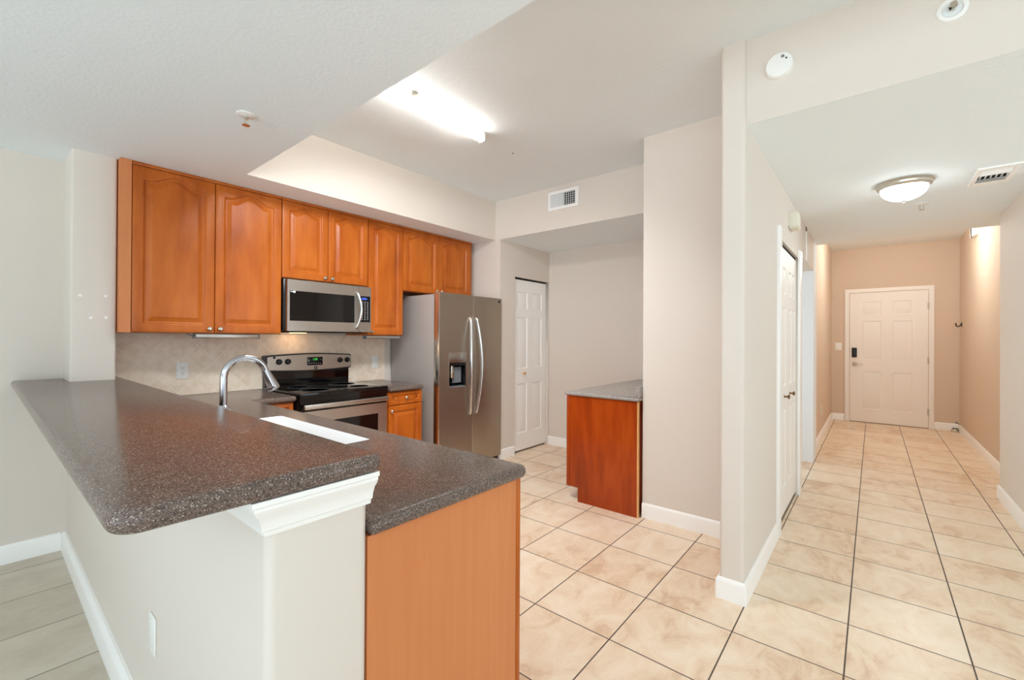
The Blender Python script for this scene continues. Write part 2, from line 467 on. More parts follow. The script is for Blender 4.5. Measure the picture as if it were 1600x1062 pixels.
def single(name, bm, material, label, cat, group=None, smooth=35):
    bb = [v.co for v in bm.verts]
    c = Vector(((min(v.x for v in bb)+max(v.x for v in bb))/2, (min(v.y for v in bb)+max(v.y for v in bb))/2, min(v.z for v in bb)))
    o = obj(name, bm, material, None, smooth, origin=c)
    o['label'] = label; o['category'] = cat
    if group: o['group'] = group
    return o
def struct(name, bm, material, smooth=35):
    o = obj(name, bm, material, None, smooth); o['kind'] = 'structure'; return o
def struct_root(name, loc):
    o = bpy.data.objects.new(name, None); o.empty_display_size = 0.1; COL.objects.link(o); o.location = loc; o['kind'] = 'structure'; return o
def dup(root, loc, label):
    def cp(o, par):
        c = o.copy(); COL.objects.link(c); c.parent = par
        for ch in [x for x in bpy.data.objects if x.parent == o]: cp(ch, c)
        return c
    r = cp(root, None); r.location = loc; r['label'] = label; return r
def NB(): return bmesh.new()
def bx(*a, **k):
    bm = NB(); box(bm, *a, **k); return bm

# ---------------------------------------------------------------- dimensions
LOW, HIGH = 2.45, 2.88
XW = -3.96            # kitchen and dining wall
YH = 0.36             # front of the half wall
XP = -0.915           # end of the half wall
XS = -3.28            # soffit front
YD = 3.68             # kitchen header
XA = -3.205           # pantry wall
YA = 4.64             # alcove back wall
XB, YB = -1.35, 3.21  # wall block beside the alcove
HL0, HL = -0.62, -0.505
YE = 9.30

# ---------------------------------------------------------------- floor and ceilings
struct('floor', bx(XW, 4.0, 0.46, YE, -0.1, 0), 'floor_tile')
struct('floor_dining', bx(XW, 4.0, -4.2, 0.46, -0.1, 0), 'floor_tile_cool_lit')
struct('ceiling', bx(XW, 4.0, 1.146, YE, HIGH, HIGH+0.1), 'ceiling_paint')
struct('ceiling_dining', bx(XW, 4.0, -4.2, 1.146, LOW, HIGH+0.1), 'ceiling_paint')
def two_tone(bm):
    bm.normal_update()
    for f in bm.faces: f.material_index = 1 if f.normal.z < -0.9 else 0
    return bm
struct('ceiling_hall', bx(HL, 4.0, 2.60, 6.17, LOW, HIGH), 'ceiling_paint')
struct('wall_hall_header', two_tone(bx(HL, 4.0, 2.50, 2.60, LOW, HIGH)), ['wall_paint', 'ceiling_paint'])
struct('wall_soffit', two_tone(bx(XW, XS, 1.146, YD, LOW, HIGH)), ['wall_paint', 'ceiling_paint'])
struct('wall_kitchen_header', two_tone(bx(XA, XB, YD, YA, LOW, HIGH)), ['wall_paint', 'ceiling_paint'])
struct('ceiling_side_hall', bx(-2.0, HL0, 4.76, 5.84, LOW, HIGH), 'ceiling_paint')

# ---------------------------------------------------------------- walls
struct('wall_left', bx(XW-0.12, XW, -4.2, 4.76, 0, HIGH), 'wall_paint')
def vert_edges(test): return lambda a, c: a == 'z' and test(c)
struct('wall_half', bx(XW, XP, YH, 0.585, 0, 1.018, bev=0.02, seg=5, only=vert_edges(lambda c: c.x > -1.5)), 'wall_paint')
struct('wall_column', bx(XW, -3.63, 0.338, 0.541, 1.08, LOW, bev=0.012, seg=4, only=vert_edges(lambda c: c.x > -3.8)), 'wall_paint')
struct('wall_pantry_return', bx(XW, XA, YD, YD+0.08, 0, HIGH), 'wall_paint')
bm = NB(); box(bm, XA-0.1, XA, YD+0.08, 3.945, 0, HIGH); box(bm, XA-0.1, XA, 3.945, 4.622, 2.068, HIGH); box(bm, XA-0.1, XA, 4.622, YA, 0, HIGH)
struct('wall_pantry', bm, 'wall_paint')
struct('wall_alcove', bx(XW, HL0, YA, 4.76, 0, HIGH), 'wall_paint')
bm = NB(); box(bm, XB, HL0, YB, YB+0.1, 0, HIGH); box(bm, XB, XB+0.1, YB+0.1, YA, 0, HIGH)
struct('wall_block', bm, 'wall_paint')
bm = NB()
box(bm, HL0, HL, 2.475, 3.545, 0, HIGH, bev=0.018, seg=5, only=vert_edges(lambda c: c.y < 3))
box(bm, HL0, HL, 3.545, 4.53, 2.065, HIGH); box(bm, HL0, HL, 4.53, 4.76, 0, HIGH)
box(bm, HL0, HL, 4.76, 5.84, 2.115, HIGH)
struct('wall_hall_left', bm, 'wall_paint')
struct('wall_opening_jamb', bx(-2.0, HL, 5.84, 6.17, 0, HIGH), 'jamb_daylit')
struct('wall_side_hall', bx(-2.1, -2.0, 4.76, 5.84, 0, HIGH), 'wall_paint')
struct('wall_foyer_left', bx(-0.67, -0.55, 6.17, YE, 0, HIGH), 'foyer_paint')
struct('wall_end', bx(-0.67, 1.12, YE, YE+0.12, 0, HIGH), 'foyer_paint')
struct('wall_foyer_right', bx(1.0, 1.12, 5.6, YE, 0, HIGH), 'foyer_paint')
struct('wall_hall_right', bx(0.845, 1.12, 4.30, 5.6, 0, LOW, bev=0.012, seg=4, only=vert_edges(lambda c: c.x < 0.9)), 'wall_paint')
struct('wall_side_room', bx(1.12, 4.0, 4.30, 4.42, 0, LOW), 'wall_paint')
bm = NB(); box(bm, 4.0, 4.12, -4.2, -3.0, 0, HIGH); box(bm, 4.0, 4.12, 0.8, 2.75, 0, HIGH); box(bm, 4.0, 4.12, 4.15, 4.42, 0, HIGH)
box(bm, 4.0, 4.12, 2.75, 4.15, 0, 0.3); box(bm, 4.0, 4.12, 2.75, 4.15, 2.3, HIGH)
box(bm, 4.0, 4.12, -3.0, 0.8, 0, 0.3); box(bm, 4.0, 4.12, -3.0, 0.8, 2.3, HIGH)
struct('wall_right', bm, 'wall_paint')
bm = NB(); box(bm, XW, -2.8, -4.32, -4.2, 0, HIGH); box(bm, 3.4, 4.0, -4.32, -4.2, 0, HIGH); box(bm, -2.8, 3.4, -4.32, -4.2, 2.35, HIGH)
struct('wall_back', bm, 'wall_paint')

# backsplash tiles on the kitchen wall
struct('trim_1', bx(XW, -3.948, 0.565, 2.70, 0.915, 1.371), 'backsplash_tile')

# ---------------------------------------------------------------- baseboards
def bb_prof(t=0.015, h=0.11): return [(0, 0), (t, 0), (t, h-0.018), (t*0.8, h-0.008), (t*0.35, h), (0, h)]
def baseboard(name, path, t=0.015):
    bm = NB(); sweep(bm, path, bb_prof(t)); struct('baseboard_'+name, bm, 'trim_white')
# travel so that the room lies on the left hand
baseboard('dining', [(XW, YH-0.025), (XW, -4.2)][::1])
baseboard('half_wall', [(XP, 0.585), (XP, YH), (XW, YH)], 0.025)
baseboard('block', [(HL0-0.015, YB), (XB, YB)])
baseboard('pillar', [(HL, 3.452), (HL, 2.475), (HL0, 2.475), (HL0, YB)])
baseboard('alcove', [(-2.02, YA), (XA, YA)])
baseboard('pantry', [(XA, 3.935), (XA, YD), (XA-0.04, YD)])
baseboard('foyer_left', [(-0.55, YE), (-0.55, 6.17)])
bm = NB(); sweep(bm, [(-0.370, YE), (-0.535, YE)], bb_prof()); sweep(bm, [(0.985, YE), (0.728, YE)], bb_prof())
struct('baseboard_end', bm, 'trim_white')
baseboard('foyer_right', [(1.0, 5.6), (1.0, YE)])
baseboard('hall_right', [(0.845, 4.30), (0.845, 5.6), (0.985, 5.6)])

# crown moulding under the bar top
bm = NB()
prof = [(0, 0.958), (0.006, 0.958), (0.008, 0.968), (0.014, 0.972), (0.016, 0.984), (0.022, 1.000), (0.032, 1.012), (0.036, 1.020), (0.036, 1.026), (0.042, 1.030), (0.042, 1.040), (0, 1.040)]
sweep(bm, [(XP, 0.586), (XP, YH), (XW, YH)], prof)
struct('trim_2', bm, 'trim_white', 25)

# ---------------------------------------------------------------- doors of the house
def six_panels(w, h, cols):
    rows = [(0.10*h, 0.39*h), (0.48*h, 0.78*h), (0.83*h, 0.93*h)]
    return [(a, b, r0, r1) for a, b in cols for r0, r1 in rows]
def casing(bm, a0, a1, ztop, w, t, place):
    """three-sided door casing: local u along the wall, n out of it"""
    prof = [(0, 0), (0, t*0.55), (w*0.18, t*0.8), (w*0.75, t), (w, t*0.8), (w, 0)]
    L = [(a0-0, 0.0), (a0, ztop), (a1, ztop), (a1, 0.0)]
    rows = []
    for k, (u, v) in enumerate(L):
        sx = -1 if k < 2 else 1
        row = []
        for o, n in prof:
            row.append(bm.verts.new(place @ Vector((u+sx*o, v+(o if k in (1, 2) else 0), n))))
        rows.append(row)
    m = len(prof)
    for A, B in zip(rows, rows[1:]):
        for i in range(m): bm.faces.new((A[i], A[(i+1) % m], B[(i+1) % m], B[i]))
    bm.faces.new(rows[0]); bm.faces.new(rows[-1])

# front door at the end of the hall
d1 = struct_root('door_1', (0.18, YE, 0))
bm = NB(); append(bm, panel_door(0.955, 2.125, 0.012, six_panels(0.955, 2.125, [(0.17, 0.40), (0.545, 0.775)]), 0.010, 0.028), face_mat((-0.298, YE-0.004, 0.008), '-y'))
obj('door_panel', bm, 'door_white', d1)
bm = NB(); casing(bm, -0.304, 0.663, 2.140, 0.062, 0.022, face_mat((0, YE, 0), '-y'))
obj('door_frame', bm, 'door_white', d1)
obj('threshold', bx(-0.30, 0.66, YE-0.03, YE-0.001, 0, 0.007), 'bronze', d1, label='thin worn metal threshold')
bm = NB(); box(bm, -0.273, -0.205, YE-0.045, YE-0.016, 1.070, 1.228, bev=0.008, seg=3)
lk = obj('keypad_lock', bm, 'black_plastic', d1, label='black keypad deadbolt')
bm = NB()
for i in range(3):
    for j in range(4): cyl(bm, (-0.257+i*0.018, YE-0.047, 1.195-j*0.024), (-0.257+i*0.018, YE-0.044, 1.195-j*0.024), 0.006, n=12)
obj('key_button', bm, 'rubber_black', lk)
bm = NB(); lathe(bm, [(0.0, 0.016), (0.032, 0.016), (0.034, 0.024), (0.026, 0.032), (0.012, 0.034), (0.012, 0.055), (0, 0.057)], (-0.238, YE, 0.962), (0, -1, 0))
tube(bm, [(-0.238, YE-0.050, 0.962), (-0.20, YE-0.056, 0.962), (-0.16, YE-0.055, 0.960), (-0.128, YE-0.05, 0.958)], [0.011, 0.010, 0.008, 0.007])
obj('lever_handle', bm, 'nickel', d1, label='brushed metal lever handle')
bm = NB(); lathe(bm, [(0.0, 0.005), (0.009, 0.012), (0.007, 0.016), (0, 0.016)], (0.178, YE, 1.585), (0, -1, 0), 16)
obj('peephole', bm, 'nickel', d1)
for z in (1.89, 1.04, 0.25):
    bm = NB(); cyl(bm, (0.660, YE-0.022, z-0.05), (0.660, YE-0.022, z+0.05), 0.007, n=12); box(bm, 0.645, 0.660, YE-0.018, YE-0.014, z-0.05, z+0.05)
    obj('hinge', bm, 'nickel', d1)

# bifold closet door in the hall
d2 = struct_root('door_2', (HL, 4.03, 0))
# the head of this opening is plain plaster: only side casings
bm = NB()
for y0, y1 in ((3.452, 3.543), (4.532, 4.665)): box(bm, HL-0.09, HL+0.018, y0, y1, 0, 2.13, bev=0.004)
obj('door_frame', bm, 'trim_white', d2)
for k, (y0, y1) in enumerate(((3.546, 4.036), (4.040, 4.530))):
    w = y1-y0
    bm = NB(); append(bm, panel_door(w, 2.005, 0.03, six_panels(w, 2.005, [(0.075, 0.225), (0.265, 0.415)]), 0.010, 0.018), face_mat((HL-0.045, y0, 0.03), '+x'))
    p = obj('door_panel', bm, 'door_white', d2)
    yk = y1-0.145 if k == 0 else y0+0.125
    bm = NB(); lathe(bm, [(0.0, 0.0), (0.011, 0.0), (0.007, 0.006), (0.007, 0.022), (0.017, 0.027), (0.017, 0.034), (0.010, 0.038), (0, 0.039)], (HL-0.015, yk, 0.918), (1, 0, 0), 20)
    obj('door_knob', bm, 'bronze', p, label='small dark bronze knob')
obj('gap_shade', bx(HL-0.085, HL-0.02, 3.546, 4.53, 2.045, 2.062), 'void_shade', d2)  # near-black bar painted as the shaded gap above the doors
obj('floor_track', bx(HL-0.05, HL-0.01, 3.546, 4.53, 0, 0.012), 'nickel', d2)

# pantry door in the kitchen
d3 = struct_root('door_3', (XA-0.04, 4.28, 0))
bm = NB(); append(bm, panel_door(0.668, 2.025, 0.03, six_panels(0.668, 2.025, [(0.085, 0.280), (0.375, 0.575)]), 0.010, 0.026), face_mat((XA-0.065, 3.950, 0.022), '+x'))
obj('door_panel', bm, 'trim_white', d3)
bm = NB(); lathe(bm, [(0, 0), (0.012, 0), (0.007, 0.006), (0.007, 0.018), (0.016, 0.024), (0.016, 0.032), (0, 0.036)], (XA-0.035, 4.150, 0.935), (1, 0, 0), 20)
obj('door_knob', bm, 'edge_wood', d3, label='small pale wooden knob')
obj('gap_shade', bx(XA-0.085, XA-0.03, 3.95, 4.618, 2.055, 2.066), 'void_shade', d3)  # dark bar standing for the shade in the gap over the door

# ---------------------------------------------------------------- bar top and kitchen counters
V2 = lambda L: [Vector(p) for p in L]
bar_out = round_poly([(XW, 0.122), (-0.866, 0.122), (-0.866, 0.597), (XW, 0.597)], [0, 0.045, 0.03, 0])
bm = NB(); slab(bm, bar_out, 1.040, 1.080, 0.016)
single('bar_top', bm, 'bar_stone', 'long speckled brown stone bar top on the white half wall', 'countertop', smooth=50)

L_out = round_poly([(-0.905, 0.588), (-0.905, 1.20), (-3.285, 1.20), (-3.285, 1.494), (-3.945, 1.494), (-3.945, 0.588)], [0, 0.035, 0, 0.008, 0, 0])
SX0, SX1, SY0, SY1 = -2.52, -1.648, 0.76, 1.064
hole = round_poly([(SX0, SY0), (SX1, SY0), (SX1, SY1), (SX0, SY1)], 0.012, 3)
bm = NB(); slab(bm, L_out, 0.875, 0.915, 0.017, holes=[hole])
single('kitchen_counter', bm, 'bar_stone', 'L shaped speckled brown kitchen counter around the sink behind the raised bar', 'countertop', smooth=50)
bm = NB(); slab(bm, round_poly([(-3.245, 2.277), (-3.245, 2.655), (-3.945, 2.655), (-3.945, 2.277)], [0.006, 0.02, 0, 0]), 0.875, 0.915, 0.015)
single('counter_piece', bm, 'bar_stone', 'short piece of brown counter between the range and the refrigerator', 'countertop', smooth=50)

# sink
bm = NB()
def ring(ins, z): return [bm.verts.new((p.x, p.y, z)) for p in offset_poly(round_poly([(SX0-0.012, SY0-0.012), (SX1+0.012, SY0-0.012), (SX1+0.012, SY1+0.012), (SX0-0.012, SY1+0.012)], 0.03, 4), ins)]
rs = [ring(-0.012, 0.872), ring(0.0121, 0.872), ring(0.0122, 0.9138), ring(0.016, 0.910), ring(0.040, 0.84), ring(0.075, 0.752), ring(0.10, 0.735), ring(0.13, 0.731)]
for a, b in zip(rs, rs[1:]):
    for i in range(len(a)): bm.faces.new((a[i], a[(i+1) % len(a)], b[(i+1) % len(b)], b[i]))
bm.faces.new(rs[-1])
sk = thing('sink', 'white enamel sink sunk into the counter behind the bar', 'sink', (-2.08, 0.91, 0.72))
obj('basin', bm, 'enamel_white', sk)
bm = NB(); lathe(bm, [(0.0, 0.7315), (0.04, 0.7315), (0.042, 0.7345), (0.03, 0.736), (0.02, 0.733), (0, 0.733)], (-2.08, 0.91, 0))
obj('drain', bm, 'chrome', sk)

# faucet
fc = thing('faucet', 'chrome gooseneck faucet arching over the sink behind the bar', 'faucet', (-2.2, 0.683, 0.915))
FX, FY = -2.2, 0.683
bm = NB(); lathe(bm, [(0, 0.915), (0.034, 0.915), (0.034, 0.922), (0.027, 0.930), (0.025, 1.00), (0.028, 1.026), (0.030, 1.030), (0.025, 1.040), (0.018, 1.048), (0, 1.048)], (FX, FY, 0))
obj('faucet_base', bm, 'chrome', fc)
bm = NB(); pts = [(FX, FY, 1.03), (FX, FY, 1.10), (FX, FY, 1.165)]
R = 0.088
for k in range(1, 17):
    an = PI - k*(PI*0.90)/16; pts.append((FX, FY+R+R*math.cos(an), 1.165+R*math.sin(an)))
tube(bm, pts, 0.0145, 20); obj('spout', bm, 'chrome', fc)
p0 = Vector(pts[-1]); dv = (p0-Vector(pts[-2])).normalized()
bm = NB(); lathe(bm, [(0, -0.002), (0.0145, -0.002), (0.016, 0.008), (0.019, 0.03), (0.026, 0.075), (0.028, 0.092), (0.026, 0.098), (0.0, 0.098)], p0, dv)
sp = obj('spray_head', bm, 'chrome', fc)
bm = NB(); lathe(bm, [(0, 0.0975), (0.022, 0.0975), (0.022, 0.101), (0, 0.101)], p0, dv); obj('spray_face', bm, 'grey_plastic', sp)
bm = NB(); tube(bm, [(FX-0.026, FY, 0.975), (FX-0.06, FY, 0.985), (FX-0.10, FY, 1.0)], [0.008, 0.007, 0.006]); obj('lever', bm, 'chrome', fc)

# ---------------------------------------------------------------- cabinets
def knob(parent, p, d=(1, 0, 0)):
    bm = NB(); lathe(bm, [(0, 0), (0.007, 0), (0.006, 0.008), (0.006, 0.012), (0.014, 0.017), (0.0155, 0.023), (0.011, 0.028), (0, 0.030)], p, d, 20)
    return obj('knob', bm, 'nickel', parent, label='small round brushed nickel knob')
XC = -3.57
def upper(label, y0, y1, z0, z1, doors, loc_y, filler=None):
    t = thing('wall_cabinet', label, 'cabinet', ((XW+XC)/2, loc_y, z0))
    obj('body', bx(XW+0.002, XC-0.021, y0, y1, z0, z1), 'cabinet_wood', t)
    obj('top_rail', bx(XC-0.021, XC-0.004, y0, y1, 2.428, LOW-0.002, bev=0.002), 'cabinet_wood', t)
    if filler: obj('filler_strip', bx(XW+0.002, XC-0.004, filler, y0-0.002, z0, LOW-0.002), 'panel_wood', t, label='plain paler wood filler strip')
    for a, b, side in doors:
        w = b-a-0.004; h = 2.424-z0-0.004
        bm = NB(); append(bm, raised_door(w, h, 0.021, 0.050, 0.054 if w > 0.40 else 0.038, 0.022), face_mat((XC-0.021, a+0.002, z0+0.004), '+x'))
        d = obj('door', bm, 'cabinet_wood', t)
        ky = b-0.032 if side == 'r' else a+0.032
        knob(d, (XC-0.001, ky, z0+0.032))
    return t
upper('wide wooden wall cabinet with two arched doors beside the white column', 0.602, 1.500, 1.372, 2.44, [(0.602, 1.051, 'r'), (1.051, 1.500, 'l')], 1.05, filler=0.545)
upper('short two door wooden cabinet directly above the microwave', 1.502, 2.260, 1.815, 2.44, [(1.502, 1.879, 'r'), (1.879, 2.258, 'l')], 1.88)
upper('tall narrow single door wooden cabinet between the microwave and the refrigerator', 2.262, 2.648, 1.372, 2.44, [(2.262, 2.648, 'l')], 2.455)
upper('short two door wooden cabinet above the refrigerator', 2.650, 3.615, 1.812, 2.44, [(2.650, 3.108, 'r'), (3.108, 3.572, 'l')], 3.13)

# base cabinet under the short counter, beside the range
XBC = -3.275
t = thing('base_cabinet', 'small wooden base cabinet with drawer between the range and the refrigerator', 'cabinet', (-3.6, 2.466, 0))
obj('body', bx(-3.95, XBC-0.021, 2.280, 2.655, 0.10, 0.873), 'cabinet_wood', t)
obj('toe_kick', bx(-3.94, XBC-0.08, 2.285, 2.65, 0, 0.10), 'black_plastic', t)
def drawer_front(w, h): return raised_door(w, h, 0.021, 0.026, 0.0, 0.026)
bm = NB(); append(bm, drawer_front(0.365, 0.112), face_mat((XBC-0.021, 2.286, 0.752), '+x')); d = obj('drawer', bm, 'cabinet_wood', t); knob(d, (XBC-0.001, 2.468, 0.808))
bm = NB(); append(bm, raised_door(0.365, 0.63, 0.021, 0.045), face_mat((XBC-0.021, 2.286, 0.115), '+x')); d = obj('door', bm, 'cabinet_wood', t); knob(d, (XBC-0.001, 2.312, 0.700))

# base cabinet left of the range
XBD = -3.315
t = thing('base_cabinet', 'wooden base cabinet left of the range in the counter corner', 'cabinet', (-3.6, 1.34, 0))
obj('body', bx(-3.95, XBD-0.021, 1.17, 1.490, 0.10, 0.873), 'cabinet_wood', t)
obj('toe_kick', bx(-3.94, XBD-0.08, 1.17, 1.485, 0, 0.10), 'black_plastic', t)
bm = NB(); append(bm, drawer_front(0.27, 0.112), face_mat((XBD-0.021, 1.214, 0.752), '+x')); d = obj('drawer', bm, 'cabinet_wood', t); knob(d, (XBD-0.001, 1.35, 0.808))
bm = NB(); append(bm, raised_door(0.27, 0.63, 0.021, 0.045), face_mat((XBD-0.021, 1.214, 0.115), '+x')); d = obj('door', bm, 'cabinet_wood', t); knob(d, (XBD-0.001, 1.24, 0.700))

# peninsula base cabinet
t = thing('base_cabinet', 'peninsula base cabinet with plain orange wood end panel below the counter', 'cabinet', (-2.0, 0.88, 0))
obj('end_panel', bx(-0.945, -0.925, 0.589, 1.150, 0, 0.874), 'panel_wood', t, label='plain flat pale orange wood end panel')
obj('corner_strip', bx(-0.945, -0.922, 1.150, 1.172, 0, 0.874, bev=0.004), 'cabinet_wood', t, label='narrow darker corner strip')
obj('back_panel', bx(-3.25, -0.945, 0.589, 0.60, 0.0, 0.873), 'panel_wood', t)
obj('front_frame', bx(-3.25, -0.945, 1.130, 1.150, 0.10, 0.873), 'cabinet_wood', t)
obj('toe_kick', bx(-3.25, -0.945, 1.08, 1.10, 0, 0.10), 'black_plastic', t)
for a in (-0.95, -1.40, -1.85, -2.30, -2.75):
    bm = NB(); append(bm, drawer_front(0.44, 0.112), face_mat((a-0.005, 1.150, 0.752), '+y')); d = obj('drawer', bm, 'cabinet_wood', t); knob(d, (a-0.225, 1.170, 0.808), (0, 1, 0))
    bm = NB(); append(bm, raised_door(0.44, 0.63, 0.021, 0.05), face_mat((a-0.005, 1.150, 0.115), '+y')); d = obj('door', bm, 'cabinet_wood', t); knob(d, (a-0.04, 1.170, 0.700), (0, 1, 0))

# desk cabinet in the alcove
t = thing('desk_cabinet', 'dark red brown wooden cabinet in the alcove beside the pantry door', 'cabinet', (-1.67, 3.8, 0))
bm = NB(); prism(bm, [(-1.990, 0.117), (-1.886, 0.117), (-1.886, 0.0), (-1.372, 0.0), (-1.372, 0.874), (-1.990, 0.874)], 'y', 3.158, 3.178)
obj('side_panel', bm, 'desk_wood', t)
obj('corner_strip', bx(-1.993, -1.968, 3.153, 3.160, 0.117, 0.874, bev=0.002), 'desk_wood', t)
obj('edge_strip', bx(-1.372, -1.362, 3.157, 3.178, 0.0, 0.874), 'edge_wood', t, label='raw pale wood edge')
obj('body', bx(-1.968, -1.372, 3.18, 4.62, 0.117, 0.873), 'desk_wood', t)
obj('toe_kick', bx(-1.886, -1.39, 3.18, 4.62, 0, 0.117), 'desk_wood', t)
for a in (3.20, 3.68, 4.16):
    bm = NB(); append(bm, drawer_front(0.45, 0.13), face_mat((-1.968, a+0.455, 0.735), '-x')); d = obj('drawer', bm, 'desk_wood', t); knob(d, (-1.987, a+0.23, 0.80), (-1, 0, 0))
    bm = NB(); append(bm, raised_door(0.45, 0.595, 0.021, 0.05), face_mat((-1.968, a+0.455, 0.13), '-x')); d = obj('door', bm, 'desk_wood', t); knob(d, (-1.987, a+0.04, 0.68), (-1, 0, 0))
t = thing('desk_counter', 'grey speckled stone counter on the dark wooden cabinet in the alcove', 'countertop', (-1.68, 3.9, 0.875))
bm = NB(); slab(bm, round_poly([(-2.010, 3.138), (-1.354, 3.138), (-1.354, 4.63), (-2.010, 4.63)], [0.015, 0.004, 0, 0]), 0.876, 0.906, 0.012)
obj('slab', bm, 'desk_stone', t, smooth=50)
obj('backsplash', bx(-1.392, -1.354, 3.165, 4.60, 0.906, 0.988, bev=0.003), 'desk_stone', t)
obj('backsplash', bx(-1.93, -1.394, 4.606, 4.632, 0.906, 1.006, bev=0.003), 'desk_stone', t)

# ---------------------------------------------------------------- microwave
XM = -3.512
t = thing('microwave', 'stainless microwave with black window hung below the short cabinet', 'microwave', (-3.74, 1.88, 1.395))
obj('body', bx(-3.945, XM-0.045, 1.508, 2.252, 1.402, 1.808, bev=0.004), 'black_plastic', t, label='black metal body')
obj('vent_base', bx(-3.90, XM-0.05, 1.56, 2.20, 1.386, 1.402), 'black_plastic', t)
bm = NB(); append(bm, holed_front(0.612, 0.404, 0.042, (0.018, 0.575, 0.078, 0.318), 0.006), face_mat((XM-0.042, 1.520, 1.398), '+x'))
d = obj('door', bm, 'stainless', t)
obj('window', bx(XM-0.0055, XM-0.003, 1.540, 2.093, 1.478, 1.714), 'black_glass', d, label='black glass window')
st = obj('sticker', bx(XM-0.003, XM-0.0022, 1.565, 1.583, 1.698, 1.714), 'label_white', d, label='small white sticker')
bm = NB()
for k in range(4): box(bm, XM-0.003, XM-0.0024, 1.544+k*0.0052, 1.548+k*0.0052, 1.7030, 1.7090)
obj('sticker_print', bm, 'label_white', d)
bm = NB(); pts = [(XM-0.004, 2.108, 1.752)]
for k in range(17):
    s = k/16; pts.append((XM+0.008+0.040*math.sin(PI*s), 2.112+0.018*math.sin(PI*s), 1.748-0.310*s))
pts.append((XM-0.004, 2.108, 1.434)); tube(bm, pts, 0.0125, 16, sx=0.8); obj('handle', bm, 'stainless_bright', d, label='bowed bright steel handle')
bm = NB(); append(bm, holed_front(0.120, 0.404, 0.042, (0.008, 0.112, 0.086, 0.322), 0.003), face_mat((XM-0.042, 2.1345, 1.398), '+x'))
p = obj('control_panel', bm, 'stainless', t)
k_ = obj('keypad', bx(XM-0.0028, XM-0.001, 2.1435, 2.2455, 1.486, 1.718), 'black_glass', p)
obj('display', bx(XM-0.001, XM-0.0002, 2.160, 2.215, 1.686, 1.704), 'display_blue', k_)
bm = NB()
for j in range(11):
    for i in range(3): box(bm, XM-0.001, XM-0.0003, 2.163+i*0.027, 2.172+i*0.027, 1.664-j*0.0155, 1.668-j*0.0155)
obj('key_marks', bm, 'label_white', k_)

bm = NB(); box(bm, -3.84, -3.78, 1.68, 1.80, 1.3835, 1.387); obj('task_lamp', bm, 'lamp_warm', t, label='small glowing warm cooktop lamp')
point('cooktop_lamp', (-3.81, 1.74, 1.365), 0.8, (1.0, 0.68, 0.42), 0.07)

# ---------------------------------------------------------------- range
t = thing('range', 'stainless electric range with black glass cooktop between the counters', 'stove', (-3.6, 1.884, 0))
RY0, RY1, XR = 1.504, 2.266, -3.262
obj('body', bx(-3.94, XR-0.03, RY0, RY1, 0.02, 0.905), 'black_plastic', t, label='black side panels')
for y in (RY0+0.05, RY1-0.05):
    for x in (-3.88, XR-0.10):
        bm = NB(); cyl(bm, (x, y, 0), (x, y, 0.02), 0.018, n=16); obj('foot', bm, 'black_plastic', t)
ck = obj('cooktop', bx(-3.90, XR+0.006, RY0, RY1, 0.905, 0.932, bev=0.008, seg=3), 'black_glass', t, label='black glass cooktop')
for x, y, r in ((-3.42, 1.70, 0.11), (-3.42, 2.08, 0.085), (-3.70, 1.70, 0.085), (-3.70, 2.08, 0.11)):
    bm = NB(); lathe(bm, [(r-0.003, 0), (r, 0), (r, 0.0006), (r-0.003, 0.0006), (r-0.003, 0)], (x, y, 0.932), n=48); obj('burner_ring', bm, 'grey_plastic', ck)
obj('front_lip', bx(XR-0.03, XR, RY0+0.002, RY1-0.002, 0.862, 0.905), 'black_glass', t)
# backguard
obj('guard_lower', bx(-3.945, -3.895, RY0+0.006, RY1-0.006, 0.932, 1.075), 'black_glass', t)
bm = NB(); n = 16
def guard(grow, x0, x1):
    top = [(RY0+0.008-grow+(RY1-RY0-0.016+2*grow)*k/n, 1.182+grow+0.016*math.sin(PI*k/n)) for k in range(n+1)]
    bot = [(RY1-0.008+grow-(RY1-RY0-0.016+2*grow)*k/n, 1.074-grow-0.014*math.sin(PI*k/n)) for k in range(n+1)]
    prism(bm, round_poly(top+bot, [0.012]+[0]*(n-1)+[0.012, 0.012]+[0]*(n-1)+[0.012], 4), 'x', x0, x1)
guard(0.010, -3.945, -3.868); obj('guard_shell', bm, 'black_plastic', t)
bm = NB(); guard(0.0, -3.868, -3.856); gp = obj('control_panel', bm, 'stainless', t, label='curved stainless control panel')
for y in (1.604, 1.677, 2.150, 2.222):
    bm = NB(); lathe(bm, [(0, 0), (0.025, 0), (0.025, 0.006), (0.020, 0.012), (0.018, 0.024), (0, 0.026)], (-3.856, y, 1.140), (1, 0, 0), 24)
    box(bm, -3.832, -3.826, y-0.003, y+0.003, 1.122, 1.158); obj('knob', bm, 'black_plastic', gp, label='black burner knob')
ck = obj('clock_display', bx(-3.857, -3.8535, 1.842, 1.982, 1.101, 1.174, bev=0.001), 'black_glass', gp)
bm = NB(); append(bm, text_bm('1:00', 0.026), face_mat((-3.8532, 1.912, 1.153), '+x')); obj('digits', bm, 'clock_green', ck)
for y, z in [(1.862+k*0.020, 1.117) for k in range(6)] + [(1.858, 1.150), (1.966, 1.150)]:
    bm = NB(); cyl(bm, (-3.8536, y, z), (-3.8528, y, z), 0.005, n=10); obj('button', bm, 'grey_plastic', ck)
bg_ = obj('badge', bx(-3.857, -3.854, 1.906, 1.934, 1.063, 1.091), 'black_plastic', gp, label='small square black badge')
bm = NB(); append(bm, text_bm('K', 0.026), face_mat((-3.8537, 1.920, 1.077), '+x')); obj('badge_letter', bm, 'nickel', bg_)
bm = NB(); cyl(bm, (-3.857, 1.566, 1.176), (-3.853, 1.566, 1.176), 0.010, n=16); obj('sensor', bm, 'black_plastic', gp)
